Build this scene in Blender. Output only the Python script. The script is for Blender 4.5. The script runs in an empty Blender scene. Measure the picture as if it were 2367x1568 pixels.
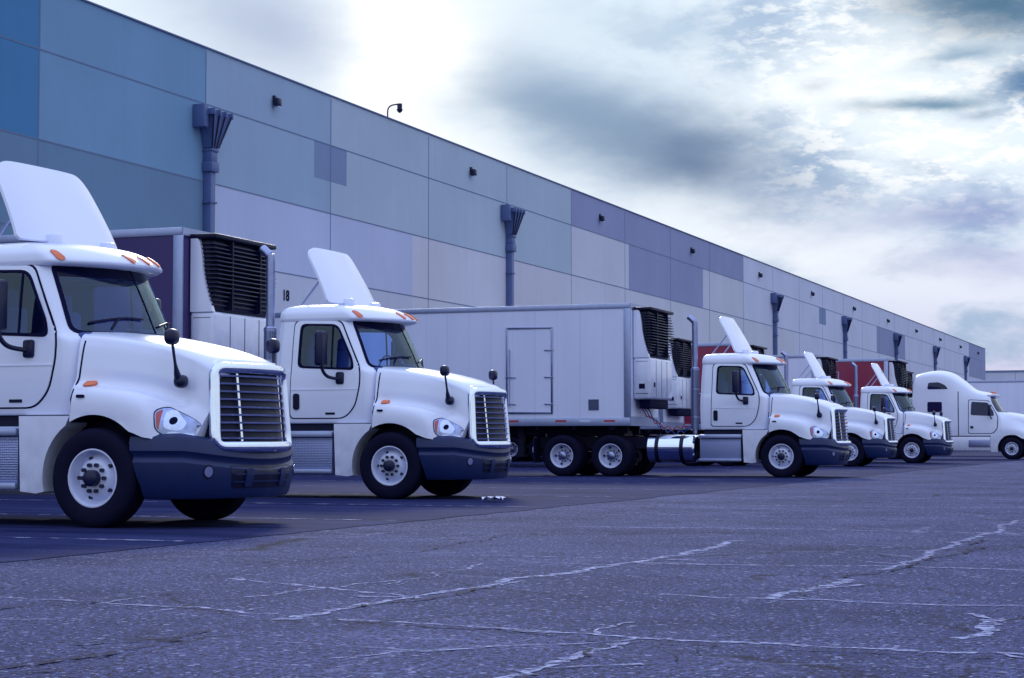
import bpy, bmesh, math, random
from mathutils import Vector, Matrix
from mathutils.bvhtree import BVHTree
from mathutils.geometry import tessellate_polygon
random.seed(4)
scene=bpy.context.scene
col=scene.collection
R=math.radians

# ------------------------------------------------------------ materials
def newmat(name):
    m=bpy.data.materials.new(name); m.use_nodes=True
    nt=m.node_tree; b=nt.nodes['Principled BSDF']
    return m,nt,b
def mat(name,c,rough=.5,metal=0.,var=.08,vs=2.,bump=0.,bs=60.,coat=0.,dirt=0.,spec=.5):
    m,nt,b=newmat(name); N=nt.nodes; L=nt.links
    tc=N.new('ShaderNodeTexCoord')
    n=N.new('ShaderNodeTexNoise'); n.inputs['Scale'].default_value=vs; n.inputs['Detail'].default_value=4
    L.new(tc.outputs['Object'],n.inputs['Vector'])
    mx=N.new('ShaderNodeMix'); mx.data_type='RGBA'
    mx.inputs['A'].default_value=(c[0]*(1-var),c[1]*(1-var),c[2]*(1-var),1)
    mx.inputs['B'].default_value=(min(1,c[0]*(1+var)),min(1,c[1]*(1+var)),min(1,c[2]*(1+var)),1)
    L.new(n.outputs['Fac'],mx.inputs['Factor'])
    out=mx.outputs['Result']
    if dirt>0:
        sp=N.new('ShaderNodeSeparateXYZ'); L.new(tc.outputs['Object'],sp.inputs[0])
        mr=N.new('ShaderNodeMapRange'); mr.inputs['From Min'].default_value=1.5; mr.inputs['From Max'].default_value=.4
        mr.inputs['To Min'].default_value=0; mr.inputs['To Max'].default_value=1
        L.new(sp.outputs['Z'],mr.inputs['Value'])
        n2=N.new('ShaderNodeTexNoise'); n2.inputs['Scale'].default_value=5; n2.inputs['Detail'].default_value=5
        L.new(tc.outputs['Object'],n2.inputs['Vector'])
        mu=N.new('ShaderNodeMath'); mu.operation='MULTIPLY'; L.new(mr.outputs[0],mu.inputs[0]); L.new(n2.outputs['Fac'],mu.inputs[1])
        mu2=N.new('ShaderNodeMath'); mu2.operation='MULTIPLY'; mu2.inputs[1].default_value=dirt; L.new(mu.outputs[0],mu2.inputs[0])
        m2=N.new('ShaderNodeMix'); m2.data_type='RGBA'; m2.inputs['B'].default_value=(.14,.14,.24,1)
        L.new(out,m2.inputs['A']); L.new(mu2.outputs[0],m2.inputs['Factor']); out=m2.outputs['Result']
    L.new(out,b.inputs['Base Color'])
    b.inputs['Roughness'].default_value=rough; b.inputs['Metallic'].default_value=metal
    b.inputs['Specular IOR Level'].default_value=spec
    b.inputs['Coat Weight'].default_value=coat; b.inputs['Coat Roughness'].default_value=.05
    if bump>0:
        n3=N.new('ShaderNodeTexNoise'); n3.inputs['Scale'].default_value=bs; n3.inputs['Detail'].default_value=3
        L.new(tc.outputs['Object'],n3.inputs['Vector'])
        bp=N.new('ShaderNodeBump'); bp.inputs['Strength'].default_value=bump; bp.inputs['Distance'].default_value=.02
        L.new(n3.outputs['Fac'],bp.inputs['Height']); L.new(bp.outputs[0],b.inputs['Normal'])
    return m
WHITE=mat('white_paint',(.73,.77,.95),.28,0,.04,1.2,coat=.6,dirt=.7)
WHITE2=mat('white_wheel_paint',(.56,.6,.82),.45,0,.25,6)
DARKP=mat('bumper_plastic',(.006,.016,.085),.4,0,.2,8,bump=.15,bs=200,spec=.35)
BLACK=mat('black_plastic',(.003,.004,.028),.45,0,.2,6,spec=.25)
NAVY=mat('black_housing',(.005,.008,.045),.35,0,.2,6,spec=.35)
RUB=mat('tyre_rubber',(.003,.003,.022),.8,0,.3,12,bump=.3,bs=80,spec=.15)
CHROME=mat('chrome',(.72,.78,.95),.08,1,.08,3)
STEEL=mat('brushed_steel',(.3,.34,.54),.33,1,.2,10)
ALU=mat('aluminium_trim',(.33,.38,.58),.42,.7,.15,6)
GLASSD=mat('glass_tint_band',(.002,.003,.025),.1,0,.2,3,spec=.15)
GLASSO=mat('dark_glass',(.004,.012,.065),.03,0,.9,1.6,spec=.4)
CABIN=mat('cabin_trim',(.04,.07,.26),.7,0,.2,3); SEAT=mat('seat_fabric',(.09,.14,.42),.85,0,.2,8)
AMBER=mat('amber_lens',(.7,.15,.04),.3,0,.15,20,coat=.4)
REDL=mat('red_lens',(.4,.045,.06),.25,0,.15,20,coat=.6)
LAMP=mat('headlamp_lens',(.26,.31,.52),.1,.8,.75,10,coat=1)
LAMPB=mat('headlamp_reflector',(.5,.57,.82),.12,.85,.3,20,coat=1)
CHASS=mat('chassis_paint',(.004,.005,.03),.6,0,.3,4,spec=.25)
SEAM=mat('seam_gap',(.004,.005,.035),.8,0,.1,3,spec=.1)
HOSE_B=mat('blue_hose',(.02,.06,.4),.4); HOSE_R=mat('red_hose',(.35,.03,.05),.4)
PAPER=mat('paper',(.7,.7,.85),.8)
def glassmat():
    m=bpy.data.materials.new('tinted_glass'); m.use_nodes=True; nt=m.node_tree; N=nt.nodes; L=nt.links
    N.remove(N['Principled BSDF']); out=N['Material Output']
    t=N.new('ShaderNodeBsdfTransparent'); t.inputs[0].default_value=(.55,.7,.98,1)
    g=N.new('ShaderNodeBsdfGlossy'); g.inputs['Roughness'].default_value=.02; g.inputs['Color'].default_value=(.7,.88,1,1)
    f=N.new('ShaderNodeFresnel'); f.inputs['IOR'].default_value=1.65
    tc=N.new('ShaderNodeTexCoord'); n=N.new('ShaderNodeTexNoise'); n.inputs['Scale'].default_value=1.2; L.new(tc.outputs['Object'],n.inputs['Vector'])
    bp=N.new('ShaderNodeBump'); bp.inputs['Strength'].default_value=.05; L.new(n.outputs['Fac'],bp.inputs['Height']); L.new(bp.outputs[0],g.inputs['Normal'])
    x=N.new('ShaderNodeMixShader'); L.new(f.outputs[0],x.inputs[0]); L.new(t.outputs[0],x.inputs[1]); L.new(g.outputs[0],x.inputs[2]); L.new(x.outputs[0],out.inputs[0])
    return m
GLASS=glassmat()
def treadplate():
    m,nt,b=newmat('tread_plate'); N=nt.nodes; L=nt.links
    b.inputs['Base Color'].default_value=(.25,.29,.5,1); b.inputs['Metallic'].default_value=.75; b.inputs['Roughness'].default_value=.38
    tc=N.new('ShaderNodeTexCoord'); ch=N.new('ShaderNodeTexVoronoi'); ch.inputs['Scale'].default_value=38; ch.inputs['Randomness'].default_value=.15
    L.new(tc.outputs['Object'],ch.inputs['Vector'])
    bp=N.new('ShaderNodeBump'); bp.inputs['Strength'].default_value=.8; bp.inputs['Distance'].default_value=.01
    L.new(ch.outputs['Distance'],bp.inputs['Height']); L.new(bp.outputs[0],b.inputs['Normal'])
    return m
TREAD=treadplate()
def perf():
    m,nt,b=newmat('perforated_shield'); N=nt.nodes; L=nt.links
    tc=N.new('ShaderNodeTexCoord'); ch=N.new('ShaderNodeTexVoronoi'); ch.inputs['Scale'].default_value=42; ch.inputs['Randomness'].default_value=.05
    L.new(tc.outputs['Object'],ch.inputs['Vector'])
    cr=N.new('ShaderNodeValToRGB'); cr.color_ramp.elements[0].position=.35; cr.color_ramp.elements[0].color=(.01,.01,.05,1)
    cr.color_ramp.elements[1].position=.4; cr.color_ramp.elements[1].color=(.2,.24,.4,1)
    L.new(ch.outputs['Distance'],cr.inputs[0]); L.new(cr.outputs[0],b.inputs['Base Color'])
    b.inputs['Metallic'].default_value=.7; b.inputs['Roughness'].default_value=.35
    return m
PERF=perf()
def skin(name,c,rough=.33):
    m,nt,b=newmat(name); N=nt.nodes; L=nt.links
    tc=N.new('ShaderNodeTexCoord'); sp=N.new('ShaderNodeSeparateXYZ'); L.new(tc.outputs['Object'],sp.inputs[0])
    def M(op,a,bv=None):
        n=N.new('ShaderNodeMath'); n.operation=op
        for i,q in enumerate((a,bv)):
            if q is None: continue
            if isinstance(q,(int,float)): n.inputs[i].default_value=q
            else: L.new(q,n.inputs[i])
        return n.outputs[0]
    fx=M('PINGPONG',M('ADD',sp.outputs['X'],.1),.31); fz=M('PINGPONG',sp.outputs['Z'],.04)
    rad=M('SQRT',M('ADD',M('POWER',fx,2),M('POWER',fz,2)))
    dot=M('LESS_THAN',rad,.014)
    fs=M('PINGPONG',M('ADD',sp.outputs['X'],.12),.62); seam=M('LESS_THAN',fs,.005)
    k=M('MAXIMUM',M('MULTIPLY',dot,.32),M('MULTIPLY',seam,.2))
    n=N.new('ShaderNodeTexNoise'); n.inputs['Scale'].default_value=.9; n.inputs['Detail'].default_value=6
    mp=N.new('ShaderNodeMapping'); mp.inputs['Scale'].default_value=(2.2,1,.35); L.new(tc.outputs['Object'],mp.inputs[0]); L.new(mp.outputs[0],n.inputs['Vector'])
    mx=N.new('ShaderNodeMix'); mx.data_type='RGBA'; mx.inputs['A'].default_value=(c[0]*.86,c[1]*.86,c[2]*.88,1); mx.inputs['B'].default_value=(min(1,c[0]*1.08),min(1,c[1]*1.08),min(1,c[2]*1.05),1)
    L.new(n.outputs['Fac'],mx.inputs['Factor'])
    m2=N.new('ShaderNodeMix'); m2.data_type='RGBA'; m2.inputs['B'].default_value=(c[0]*.3,c[1]*.3,c[2]*.4,1)
    L.new(mx.outputs['Result'],m2.inputs['A']); L.new(k,m2.inputs['Factor']); L.new(m2.outputs['Result'],b.inputs['Base Color'])
    b.inputs['Roughness'].default_value=rough
    return m
SKINW=skin('trailer_skin_white',(.70,.74,.96)); SKINR=skin('trailer_skin_red',(.22,.014,.06)); SKIND=skin('trailer_skin_maroon',(.035,.018,.13))

# ------------------------------------------------------------ geometry builder
def roundpoly(pts,r,seg=4):
    out=[]; n=len(pts)
    for i in range(n):
        p=Vector(pts[i]); a=Vector(pts[i-1]); b=Vector(pts[(i+1)%n])
        rr=r[i] if isinstance(r,(list,tuple)) else r
        da=(a-p); db=(b-p); rr=min(rr,da.length*.45,db.length*.45)
        s=p+da.normalized()*rr; e=p+db.normalized()*rr
        for k in range(seg+1):
            t=k/seg
            q=s*(1-t)**2+p*2*t*(1-t)+e*t*t
            out.append((q.x,q.y))
    return out
def inpoly(x,y,poly):
    c=False; n=len(poly)
    for i in range(n):
        x1,y1=poly[i]; x2,y2=poly[i-1]
        if (y1>y)!=(y2>y) and x<(x2-x1)*(y-y1)/(y2-y1)+x1: c=not c
    return c
class B:
    def __init__(s): s.v=[];s.f=[];s.m=[]
    def add(s,verts,faces,m=0):
        o=len(s.v); s.v+=[tuple(v) for v in verts]
        for f in faces: s.f.append([i+o for i in f]); s.m.append(m)
    def addbm(s,bm,m=0):
        bm.verts.index_update()
        s.add([v.co[:] for v in bm.verts],[[v.index for v in f.verts] for f in bm.faces],m); bm.free()
    def box(s,x0,x1,y0,y1,z0,z1,m=0,bev=0,seg=2,M=None):
        bm=bmesh.new(); bmesh.ops.create_cube(bm,size=1)
        for v in bm.verts:
            v.co=Vector(((x0+x1)/2+v.co.x*(x1-x0),(y0+y1)/2+v.co.y*(y1-y0),(z0+z1)/2+v.co.z*(z1-z0)))
        if bev>0: bmesh.ops.bevel(bm,geom=bm.edges[:],offset=bev,segments=seg,affect='EDGES',profile=.5)
        if M is not None: bmesh.ops.transform(bm,matrix=M,verts=bm.verts)
        s.addbm(bm,m); return s
    def cyl(s,p0,p1,r,m=0,seg=20,r2=None,caps=True):
        p0=Vector(p0);p1=Vector(p1); d=(p1-p0).normalized()
        a=d.orthogonal().normalized(); b=d.cross(a); r2=r if r2 is None else r2
        vs=[];fs=[]
        for p,q in((p0,r),(p1,r2)):
            for i in range(seg):
                t=2*math.pi*i/seg; vs.append(p+(a*math.cos(t)+b*math.sin(t))*q)
        for i in range(seg):
            j=(i+1)%seg; fs.append([i,j,seg+j,seg+i])
        if caps: fs.append(list(range(seg))[::-1]); fs.append(list(range(seg,2*seg)))
        s.add(vs,fs,m); return s
    def tube(s,pts,r,m=0,seg=10,closed=False):
        pts=[Vector(p) for p in pts]; n=len(pts); vs=[];fs=[]
        up=None
        for i,p in enumerate(pts):
            if closed: d=(pts[(i+1)%n]-pts[i-1])
            else: d=pts[min(i+1,n-1)]-pts[max(i-1,0)]
            d.normalize()
            if up is None: up=d.orthogonal().normalized()
            up=(up-d*up.dot(d)).normalized(); b=d.cross(up)
            rr=r[i] if isinstance(r,(list,tuple)) else r
            for k in range(seg):
                t=2*math.pi*k/seg; vs.append(p+(up*math.cos(t)+b*math.sin(t))*rr)
        rng=n if closed else n-1
        for i in range(rng):
            a=i*seg;b2=((i+1)%n)*seg
            for k in range(seg):
                k2=(k+1)%seg; fs.append([a+k,a+k2,b2+k2,b2+k])
        if not closed: fs.append(list(range(seg))[::-1]); fs.append([(n-1)*seg+k for k in range(seg)])
        s.add(vs,fs,m); return s
    def lathe_y(s,prof,m=0,seg=40,closed=False):
        vs=[];fs=[];n=len(prof)
        for r,y in prof:
            for i in range(seg):
                t=2*math.pi*i/seg; vs.append((r*math.cos(t),y,r*math.sin(t)))
        for j in range(n if closed else n-1):
            j2=(j+1)%n
            for i in range(seg):
                i2=(i+1)%seg; fs.append([j*seg+i,j*seg+i2,j2*seg+i2,j2*seg+i])
        s.add(vs,fs,m); return s
    def prism(s,poly,y0,y1,m=0):
        n=len(poly); vs=[(p[0],y0,p[1]) for p in poly]+[(p[0],y1,p[1]) for p in poly]
        fs=[[i,(i+1)%n,n+(i+1)%n,n+i] for i in range(n)]+[list(range(n))[::-1],list(range(n,2*n))]
        s.add(vs,fs,m); return s
    def sheet(s,poly,fn,m=0,front=.01,back=-.01,step=.12,double=False,hole=None):
        bm=bmesh.new()
        if hole is None:
            vs=[bm.verts.new((p[0],p[1],0)) for p in poly]; bm.faces.new(vs)
        else:
            loops=[[Vector((p[0],p[1],0)) for p in poly],[Vector((p[0],p[1],0)) for p in hole]]
            vs=[bm.verts.new(q) for l in loops for q in l]
            for t in tessellate_polygon(loops):
                try: bm.faces.new([vs[i] for i in t])
                except ValueError: pass
            bmesh.ops.recalc_face_normals(bm,faces=bm.faces)
        for ax in (0,1):
            lo=min(p[ax] for p in poly); hi=max(p[ax] for p in poly); k=int((hi-lo)/step)+1
            for i in range(1,k):
                c=lo+(hi-lo)*i/k; co=[0,0,0]; no=[0,0,0]; co[ax]=c; no[ax]=1
                bmesh.ops.bisect_plane(bm,geom=bm.verts[:]+bm.edges[:]+bm.faces[:],plane_co=co,plane_no=no)
        bmesh.ops.remove_doubles(bm,verts=bm.verts,dist=1e-5)
        bm.verts.index_update(); n=len(bm.verts)
        P=[fn(v.co.x,v.co.y) for v in bm.verts]
        V=[p+nn*front for p,nn in P]+[p+nn*back for p,nn in P]
        F=[[v.index for v in f.verts] for f in bm.faces]
        F2=[[i+n for i in f][::-1] for f in F] if double else []
        for e in bm.edges:
            if len(e.link_faces)==1:
                a,b=e.verts[0].index,e.verts[1].index; F2.append([a,b,b+n,a+n])
        bm.free(); s.add(V,F+F2,m); return s
    def obj(s,name,parent,mats,loc=(0,0,0),ang=35,recalc=True,rot=None,at=None):
        me=bpy.data.meshes.new(name)
        V=s.v
        if at is not None: V=[(v[0]-at[0],v[1]-at[1],v[2]-at[2]) for v in V]; loc=at
        me.from_pydata(V,[],s.f)
        for mm in mats: me.materials.append(mm)
        me.polygons.foreach_set('material_index',s.m)
        if recalc:
            bm=bmesh.new(); bm.from_mesh(me); bmesh.ops.recalc_face_normals(bm,faces=bm.faces); bm.to_mesh(me); bm.free()
        me.polygons.foreach_set('use_smooth',[True]*len(me.polygons))
        me.set_sharp_from_angle(angle=R(ang)); me.update()
        o=bpy.data.objects.new(name,me); col.objects.link(o)
        if parent is not None: o.parent=parent
        o.location=loc
        if rot: o.rotation_euler=rot
        return o
def empty(name,loc=(0,0,0),parent=None,**kw):
    e=bpy.data.objects.new(name,None); col.objects.link(e); e.location=loc; e.empty_display_size=.3
    if parent is not None: e.parent=parent
    for k,v in kw.items(): e[k]=v
    return e
def catmull(pts,n):
    P=[Vector(p) for p in pts]; out=[]
    for i in range(len(P)-1):
        p0=P[i-1] if i>0 else P[0]*2-P[1]; p1=P[i];p2=P[i+1]
        p3=P[i+2] if i+2<len(P) else P[-1]*2-P[-2]
        for k in range(n):
            t=k/n
            out.append(.5*((2*p1)+(p2-p0)*t+(2*p0-5*p1+4*p2-p3)*t*t+(-p0+3*p1-3*p2+p3)*t**3))
    out.append(P[-1].copy()); return out
def loft(sections,nu,nv,ring=False):
    rows=[catmull(s,nv) for s in sections]
    cols=[catmull([r[j] for r in rows],nu) for j in range(len(rows[0]))]
    nr=len(cols[0]); rows=[[cols[j][i] for j in range(len(cols))] for i in range(nr)]
    full=[]
    for r in rows:
        if ring: left=[Vector((p.x,-p.y,p.z)) for p in r[1:-1]][::-1]; full.append(r+left)
        else: left=[Vector((p.x,-p.y,p.z)) for p in r[1:]][::-1]; full.append(left+r)
    n=len(full[0]); V=[p for r in full for p in r]; F=[]
    for i in range(nr-1):
        for j in range(n):
            j2=(j+1)%n; F.append([i*n+j,i*n+j2,(i+1)*n+j2,(i+1)*n+j])
    F.append(list(range(n))); F.append([(nr-1)*n+j for j in range(n)][::-1])
    return V,F
def bvh_of(V,F): return BVHTree.FromPolygons([Vector(v) for v in V],F)
def proj_y(bvh,side=-1):
    def fn(a,b):
        h,n,i,d=bvh.ray_cast(Vector((a,side*5,b)),Vector((0,-side,0)))
        if h is None:
            h,n,i,d=bvh.find_nearest(Vector((a,side*1.05,b)))
        if n.y*side<0: n=-n
        return h,n
    return fn
def proj_x(bvh):
    def fn(a,b):
        h,n,i,d=bvh.ray_cast(Vector((6,a,b)),Vector((-1,0,0)))
        if h is None: h,n,i,d=bvh.find_nearest(Vector((1,a,b)))
        if n.x<0: n=-n
        return h,n
    return fn
def ss(x,a,b):
    t=max(0,min(1,(x-a)/(b-a))); return t*t*(3-2*t)

# ------------------------------------------------------------ wheels
def make_wheel(parent,loc,rear=False,flip=False):
    h=B()
    if not rear:
        h.cyl((0,-.11,0),(0,-.19,0),.088,0,20); h.cyl((0,-.19,0),(0,-.205,0),.088,0,20,r2=.06)
        h.cyl((0,.1,0),(0,-.1,0),.12,0,16)
        for i in range(10):
            t=2*math.pi*i/10; h.cyl((.142*math.cos(t),-.11,.142*math.sin(t)),(.142*math.cos(t),-.155,.142*math.sin(t)),.022,0,8)
        for i in range(5):
            t=2*math.pi*(i+.5)/5; h.cyl((.215*math.cos(t),0,.215*math.sin(t)),(.215*math.cos(t),-.085,.215*math.sin(t)),.023,0,10)
    else:
        h.cyl((0,.1,0),(0,-.1,0),.1,1,20); h.cyl((0,-.1,0),(0,-.115,0),.1,1,20,r2=.07)
        for i in range(10):
            t=2*math.pi*i/10; h.cyl((.142*math.cos(t),.05,.142*math.sin(t)),(.142*math.cos(t),.0,.142*math.sin(t)),.018,0,8)
        for i in range(5):
            t=2*math.pi*(i+.5)/5; h.cyl((.22*math.cos(t),.1,.22*math.sin(t)),(.22*math.cos(t),.03,.22*math.sin(t)),.03,0,10)
    w=h.obj('wheel',parent,[NAVY,STEEL],loc=loc,rot=(0,0,math.pi) if flip else None)
    def tp(o):
        p=[(.295,-.125),(.33,-.15),(.40,-.162),(.455,-.16),(.5,-.148),(.522,-.125)]
        for g in (-.085,-.03,.03,.085):
            p+=[(.53,g-.012),(.514,g-.007),(.514,g+.007),(.53,g+.012)]
        p+=[(.522,.125),(.5,.148),(.455,.16),(.4,.162),(.33,.15),(.295,.125)]
        return [(r,y+o) for r,y in p]
    t=B(); t.lathe_y(tp(0),0,48)
    if rear: t.lathe_y(tp(.35),0,40)
    t.obj('tyre',w,[RUB],ang=40)
    r=B()
    if not rear: r.lathe_y([(.298,.12),(.298,-.12),(.312,-.135),(.312,-.145),(.298,-.147),(.285,-.13),(.277,-.09),(.268,-.045),(.25,-.03),(.235,-.045),(.2,-.09),(.18,-.11),(.16,-.115),(.08,-.115)],0,48)
    else: r.lathe_y([(.298,.12),(.298,-.12),(.312,-.135),(.312,-.145),(.298,-.147),(.285,-.13),(.272,-.06),(.265,.02),(.24,.06),(.18,.055),(.1,.055)],0,48)
    r.obj('rim',w,[WHITE2],ang=50)
    return w

# ------------------------------------------------------------ day cab tractor
def bend(v):
    x,y,z=v; k=.15*min(abs(y)/.7,1.6)**2*ss(x,.45,1.35); return Vector((x-k,y,z))
def archclamp(V):
    out=[]
    for v in V:
        v=Vector(v); dx=v.x-.02
        if abs(dx)<.66:
            a=.54+math.sqrt(.66**2-dx*dx)
            if v.z<a: v.z=a
        out.append(v)
    return out
def build_daycab():
    root=empty('semi_truck')
    secs=[(-.29,[(0,2.14),(.5,2.13),(.90,2.085),(1.0,1.985),(1.045,1.75),(1.07,1.585),(1.13,1.49),(1.175,1.36),(1.18,1.12)]),
          (.0,[(0,2.11),(.48,2.10),(.85,2.055),(.945,1.955),(.985,1.72),(1.0,1.53),(1.13,1.485),(1.19,1.36),(1.195,1.1)]),
          (.35,[(0,2.05),(.45,2.04),(.78,1.995),(.865,1.90),(.9,1.68),(.91,1.485),(1.10,1.455),(1.19,1.33),(1.2,1.05)]),
          (.7,[(0,1.98),(.42,1.97),(.74,1.925),(.81,1.83),(.84,1.62),(.85,1.415),(1.05,1.385),(1.17,1.25),(1.2,.97)]),
          (.95,[(0,1.92),(.41,1.91),(.705,1.86),(.77,1.76),(.8,1.55),(.82,1.365),(.99,1.315),(1.125,1.18),(1.18,.95)]),
          (1.15,[(0,1.86),(.4,1.85),(.69,1.80),(.75,1.69),(.775,1.48),(.805,1.33),(.92,1.25),(1.055,1.11),(1.13,.93)]),
          (1.28,[(0,1.81),(.4,1.8),(.68,1.745),(.735,1.63),(.765,1.42),(.79,1.29),(.86,1.2),(.96,1.06),(1.04,.91)]),
          (1.37,[(0,1.75),(.39,1.74),(.66,1.69),(.72,1.56),(.745,1.38),(.765,1.24),(.81,1.15),(.88,1.02),(.95,.9)])]
    S=[[(x,y,z) for y,z in pts] for x,pts in secs]
    V,F=loft(S,8,6); V=archclamp([bend(v) for v in V])
    ncol=(len(secs[0][1])-1)*6*2+1
    hb=bvh_of(V,F)
    k=B(); k.add(V,F,0)
    for i,f in enumerate(k.f):
        if len(f)==4 and (f[0]%ncol==ncol-1): k.m[i]=1
    for sd in (-1,1):
        hy=proj_y(hb,sd)
        k.sheet([(-.245,2.0),(-.226,2.0),(-.248,1.6),(-.283,1.22),(-.302,1.22),(-.267,1.6)],hy,1,.003,-.005,.08)
        k.sheet(roundpoly([(-.2,1.38),(-.1,1.38),(-.1,1.41),(-.2,1.41)],.01),hy,1,.02,0,.08)
    k.obj('hood',root,[WHITE,SEAM],ang=26)
    def ring(z,xf,xc,yw,xr):
        ym=yw-.08; pts=[(xf-(xf-xc)*(y/ym)**2,y,z) for y in (0,ym*.3,ym*.6,ym*.85,ym)]
        pts+=[(xc-.09,yw-.01,z),(xc-.25,yw,z),(-1.3,yw,z),(xr+.2,yw,z),(xr+.05,yw-.02,z),(xr,yw-.1,z),(xr,.4,z),(xr,0,z)]
        return pts
    S=[ring(1.2,-.2,-.38,1.03,-2.05),ring(1.25,-.15,-.36,1.07,-2.07),ring(1.65,-.1,-.34,1.09,-2.08),ring(1.98,-.02,-.36,1.08,-2.08),ring(2.09,-.0,-.46,1.065,-2.07),ring(2.2,-.05,-.53,1.055,-2.07),ring(2.5,-.19,-.66,1.03,-2.06),ring(2.86,-.38,-.81,.985,-2.04),ring(2.95,-.43,-.85,.96,-2.02)]
    CV,CF=loft(S,8,14,ring=True)
    cb=bvh_of(CV,CF)
    wsO=roundpoly([(-.965,2.08),(.965,2.08),(.89,2.87),(-.89,2.87)],.09)
    wsI=roundpoly([(-.925,2.115),(.925,2.115),(.855,2.84),(-.855,2.84)],.08)
    wsM=roundpoly([(-.95,2.095),(.95,2.095),(.875,2.855),(-.875,2.855)],.08)
    wnO=roundpoly([(-1.665,2.09),(-.65,2.04),(-.68,2.22),(-.97,2.79),(-1.64,2.81)],[.1,.08,.1,.12,.1])
    wnI=roundpoly([(-1.625,2.125),(-.70,2.08),(-.722,2.22),(-.995,2.76),(-1.605,2.78)],[.1,.07,.1,.12,.1])
    wnM=roundpoly([(-1.65,2.10),(-.67,2.055),(-.70,2.22),(-.985,2.775),(-1.625,2.795)],[.1,.07,.1,.12,.1])
    keep=[]
    for f in CF:
        c=sum((CV[i] for i in f),Vector())/len(f)
        if len(f)==4:
            if c.x>-1.0 and abs(c.y)<.95 and inpoly(c.y,c.z,wsM) : continue
            if abs(c.y)>.9 and inpoly(c.x,c.z,wnM): continue
        keep.append(f)
    c=B(); c.add(CV,keep,0); c.obj('cab',root,[WHITE],recalc=True)
    cen=Vector((-1.1,0,0)); LV=[]
    for v in CV:
        d=Vector((v.x-cen.x,v.y,0)); l=d.length; LV.append(Vector((v.x,v.y,min(v.z,2.93)))-(d/l*.035 if l>.2 else Vector()))
    k=B(); k.add(LV,keep,0)
    k.box(-2.0,-.3,-1.0,1.0,1.5,1.62,0)
    k.box(-.72,-.22,-.93,.93,1.85,2.1,0,.06,3); k.box(-.6,-.35,.2,.75,2.05,2.2,0,.04)
    for y in (-.5,.5):
        k.box(-1.6,-1.05,y-.25,y+.25,1.75,1.92,1,.06,3); k.box(-1.72,-1.55,y-.25,y+.25,1.85,2.45,1,.06,3); k.box(-1.72,-1.6,y-.14,y+.14,2.42,2.66,1,.05,3)
    pts=[(-.85+.06*math.sin(a),.5+.22*math.cos(a),2.15+.2*math.sin(a)) for a in [i*math.pi/10 for i in range(20)]]
    k.tube(pts,.015,0,6,closed=True); k.tube([(-.85,.5,2.15),(-.6,.5,2.0)],.03,0,6)
    k.obj('interior',root,[CABIN,SEAT])
    S=[ring(2.84,-.2,-.72,.985,-2.04),ring(2.865,-.12,-.66,.995,-2.05),ring(2.91,-.12,-.66,1.0,-2.05),ring(3.0,-.27,-.76,.98,-2.04),ring(3.08,-.48,-.9,.9,-2.0),ring(3.13,-.76,-1.1,.74,-1.85)]
    RV,RF=loft(S,4,4,ring=True)
    b=B(); b.add(RV,RF,0); b.obj('roof',root,[WHITE]); rb=bvh_of(RV,RF)
    for y in (-.9,-.24,0,.24,.9):
        k=B(); zz=2.945
        k.sheet(roundpoly([(y-.034,zz-.05),(y+.034,zz-.05),(y+.024,zz+.055),(y-.024,zz+.055)],.03),proj_x(rb),0,.02,-.01,.05)
        k.obj('marker_light',root,[AMBER],ang=60)
    w=B(); px=proj_x(cb)
    w.sheet(wsO,px,1,.006,-.02,.06,hole=wsI)
    w.sheet(wsM,px,0,.003,.003,.06)
    w.sheet([(-.865,2.72),(.865,2.72),(.85,2.84),(-.85,2.84)],px,2,.0045,.0045,.08)
    w.sheet([(-.010,2.12),(.010,2.12),(.010,2.85),(-.010,2.85)],px,1,.008,.0,.1)
    w.obj('windshield',root,[GLASS,SEAM,GLASSD],recalc=False)
    for y in (-1,1):
        k=B(); pts=[]
        for i in range(7):
            t=i/6; a=(-.78+.62*t) if y<0 else (.1+.62*t); z=2.2+.07*math.sin(t*2)
            h,n=px(a,z); pts.append(h+n*.025)
        k.tube(pts,.012,0,6); h,n=px(pts[2].y,2.14); k.tube([h+n*.0,pts[3]+n*.01],.015,0,6)
        k.obj('wiper',root,[BLACK])
    for sd in (-1,1):
        py=proj_y(cb,sd)
        dp=roundpoly([(-1.78,1.29),(-.82,1.29),(-.64,1.47),(-.56,1.8),(-.56,2.05),(-.93,2.84),(-1.74,2.85)],[.08,.12,.15,.1,.1,.1,.1])
        dp2=roundpoly([(-1.799,1.271),(-.811,1.271),(-.620,1.460),(-.538,1.8),(-.538,2.06),(-.916,2.859),(-1.759,2.869)],[.08,.12,.15,.1,.1,.1,.1])
        d=B(); d.sheet(dp2,py,1,.003,-.02,.15,hole=wnO); d.sheet(dp,py,0,.014,0,.1,hole=wnO)
        d.sheet([(-1.76,1.735),(-.585,1.735),(-.585,1.75),(-1.76,1.75)],py,0,.022,0,.1)
        door=d.obj('door',root,[WHITE,SEAM])
        k=B()
        k.sheet(wnO,py,1,.018,-.02,.08,hole=wnI)
        k.sheet(wnM,py,0,.004,.004,.1)
        k.sheet([(-1.07,2.09),(-1.045,2.09),(-1.045,2.76),(-1.07,2.76)],py,1,.012,0,.1)
        k.obj('window',door,[GLASS,SEAM],recalc=False)
        k=B(); k.sheet(roundpoly([(-1.72,1.42),(-1.61,1.42),(-1.61,1.68),(-1.72,1.68)],.045),py,0,.03,0,.08)
        k.obj('handle',door,[BLACK])
        k=B(); k.sheet([(-1.15,1.34),(-.98,1.34),(-.98,1.375),(-1.15,1.375)],py,0,.02,0,.1); k.obj('door_badge',door,[BLACK])
        k=B(); y0,y1=sorted((sd*1.33,sd*1.57))
        k.box(-1.13,-.98,y0,y1,2.1,2.66,0,.05,3)
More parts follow.
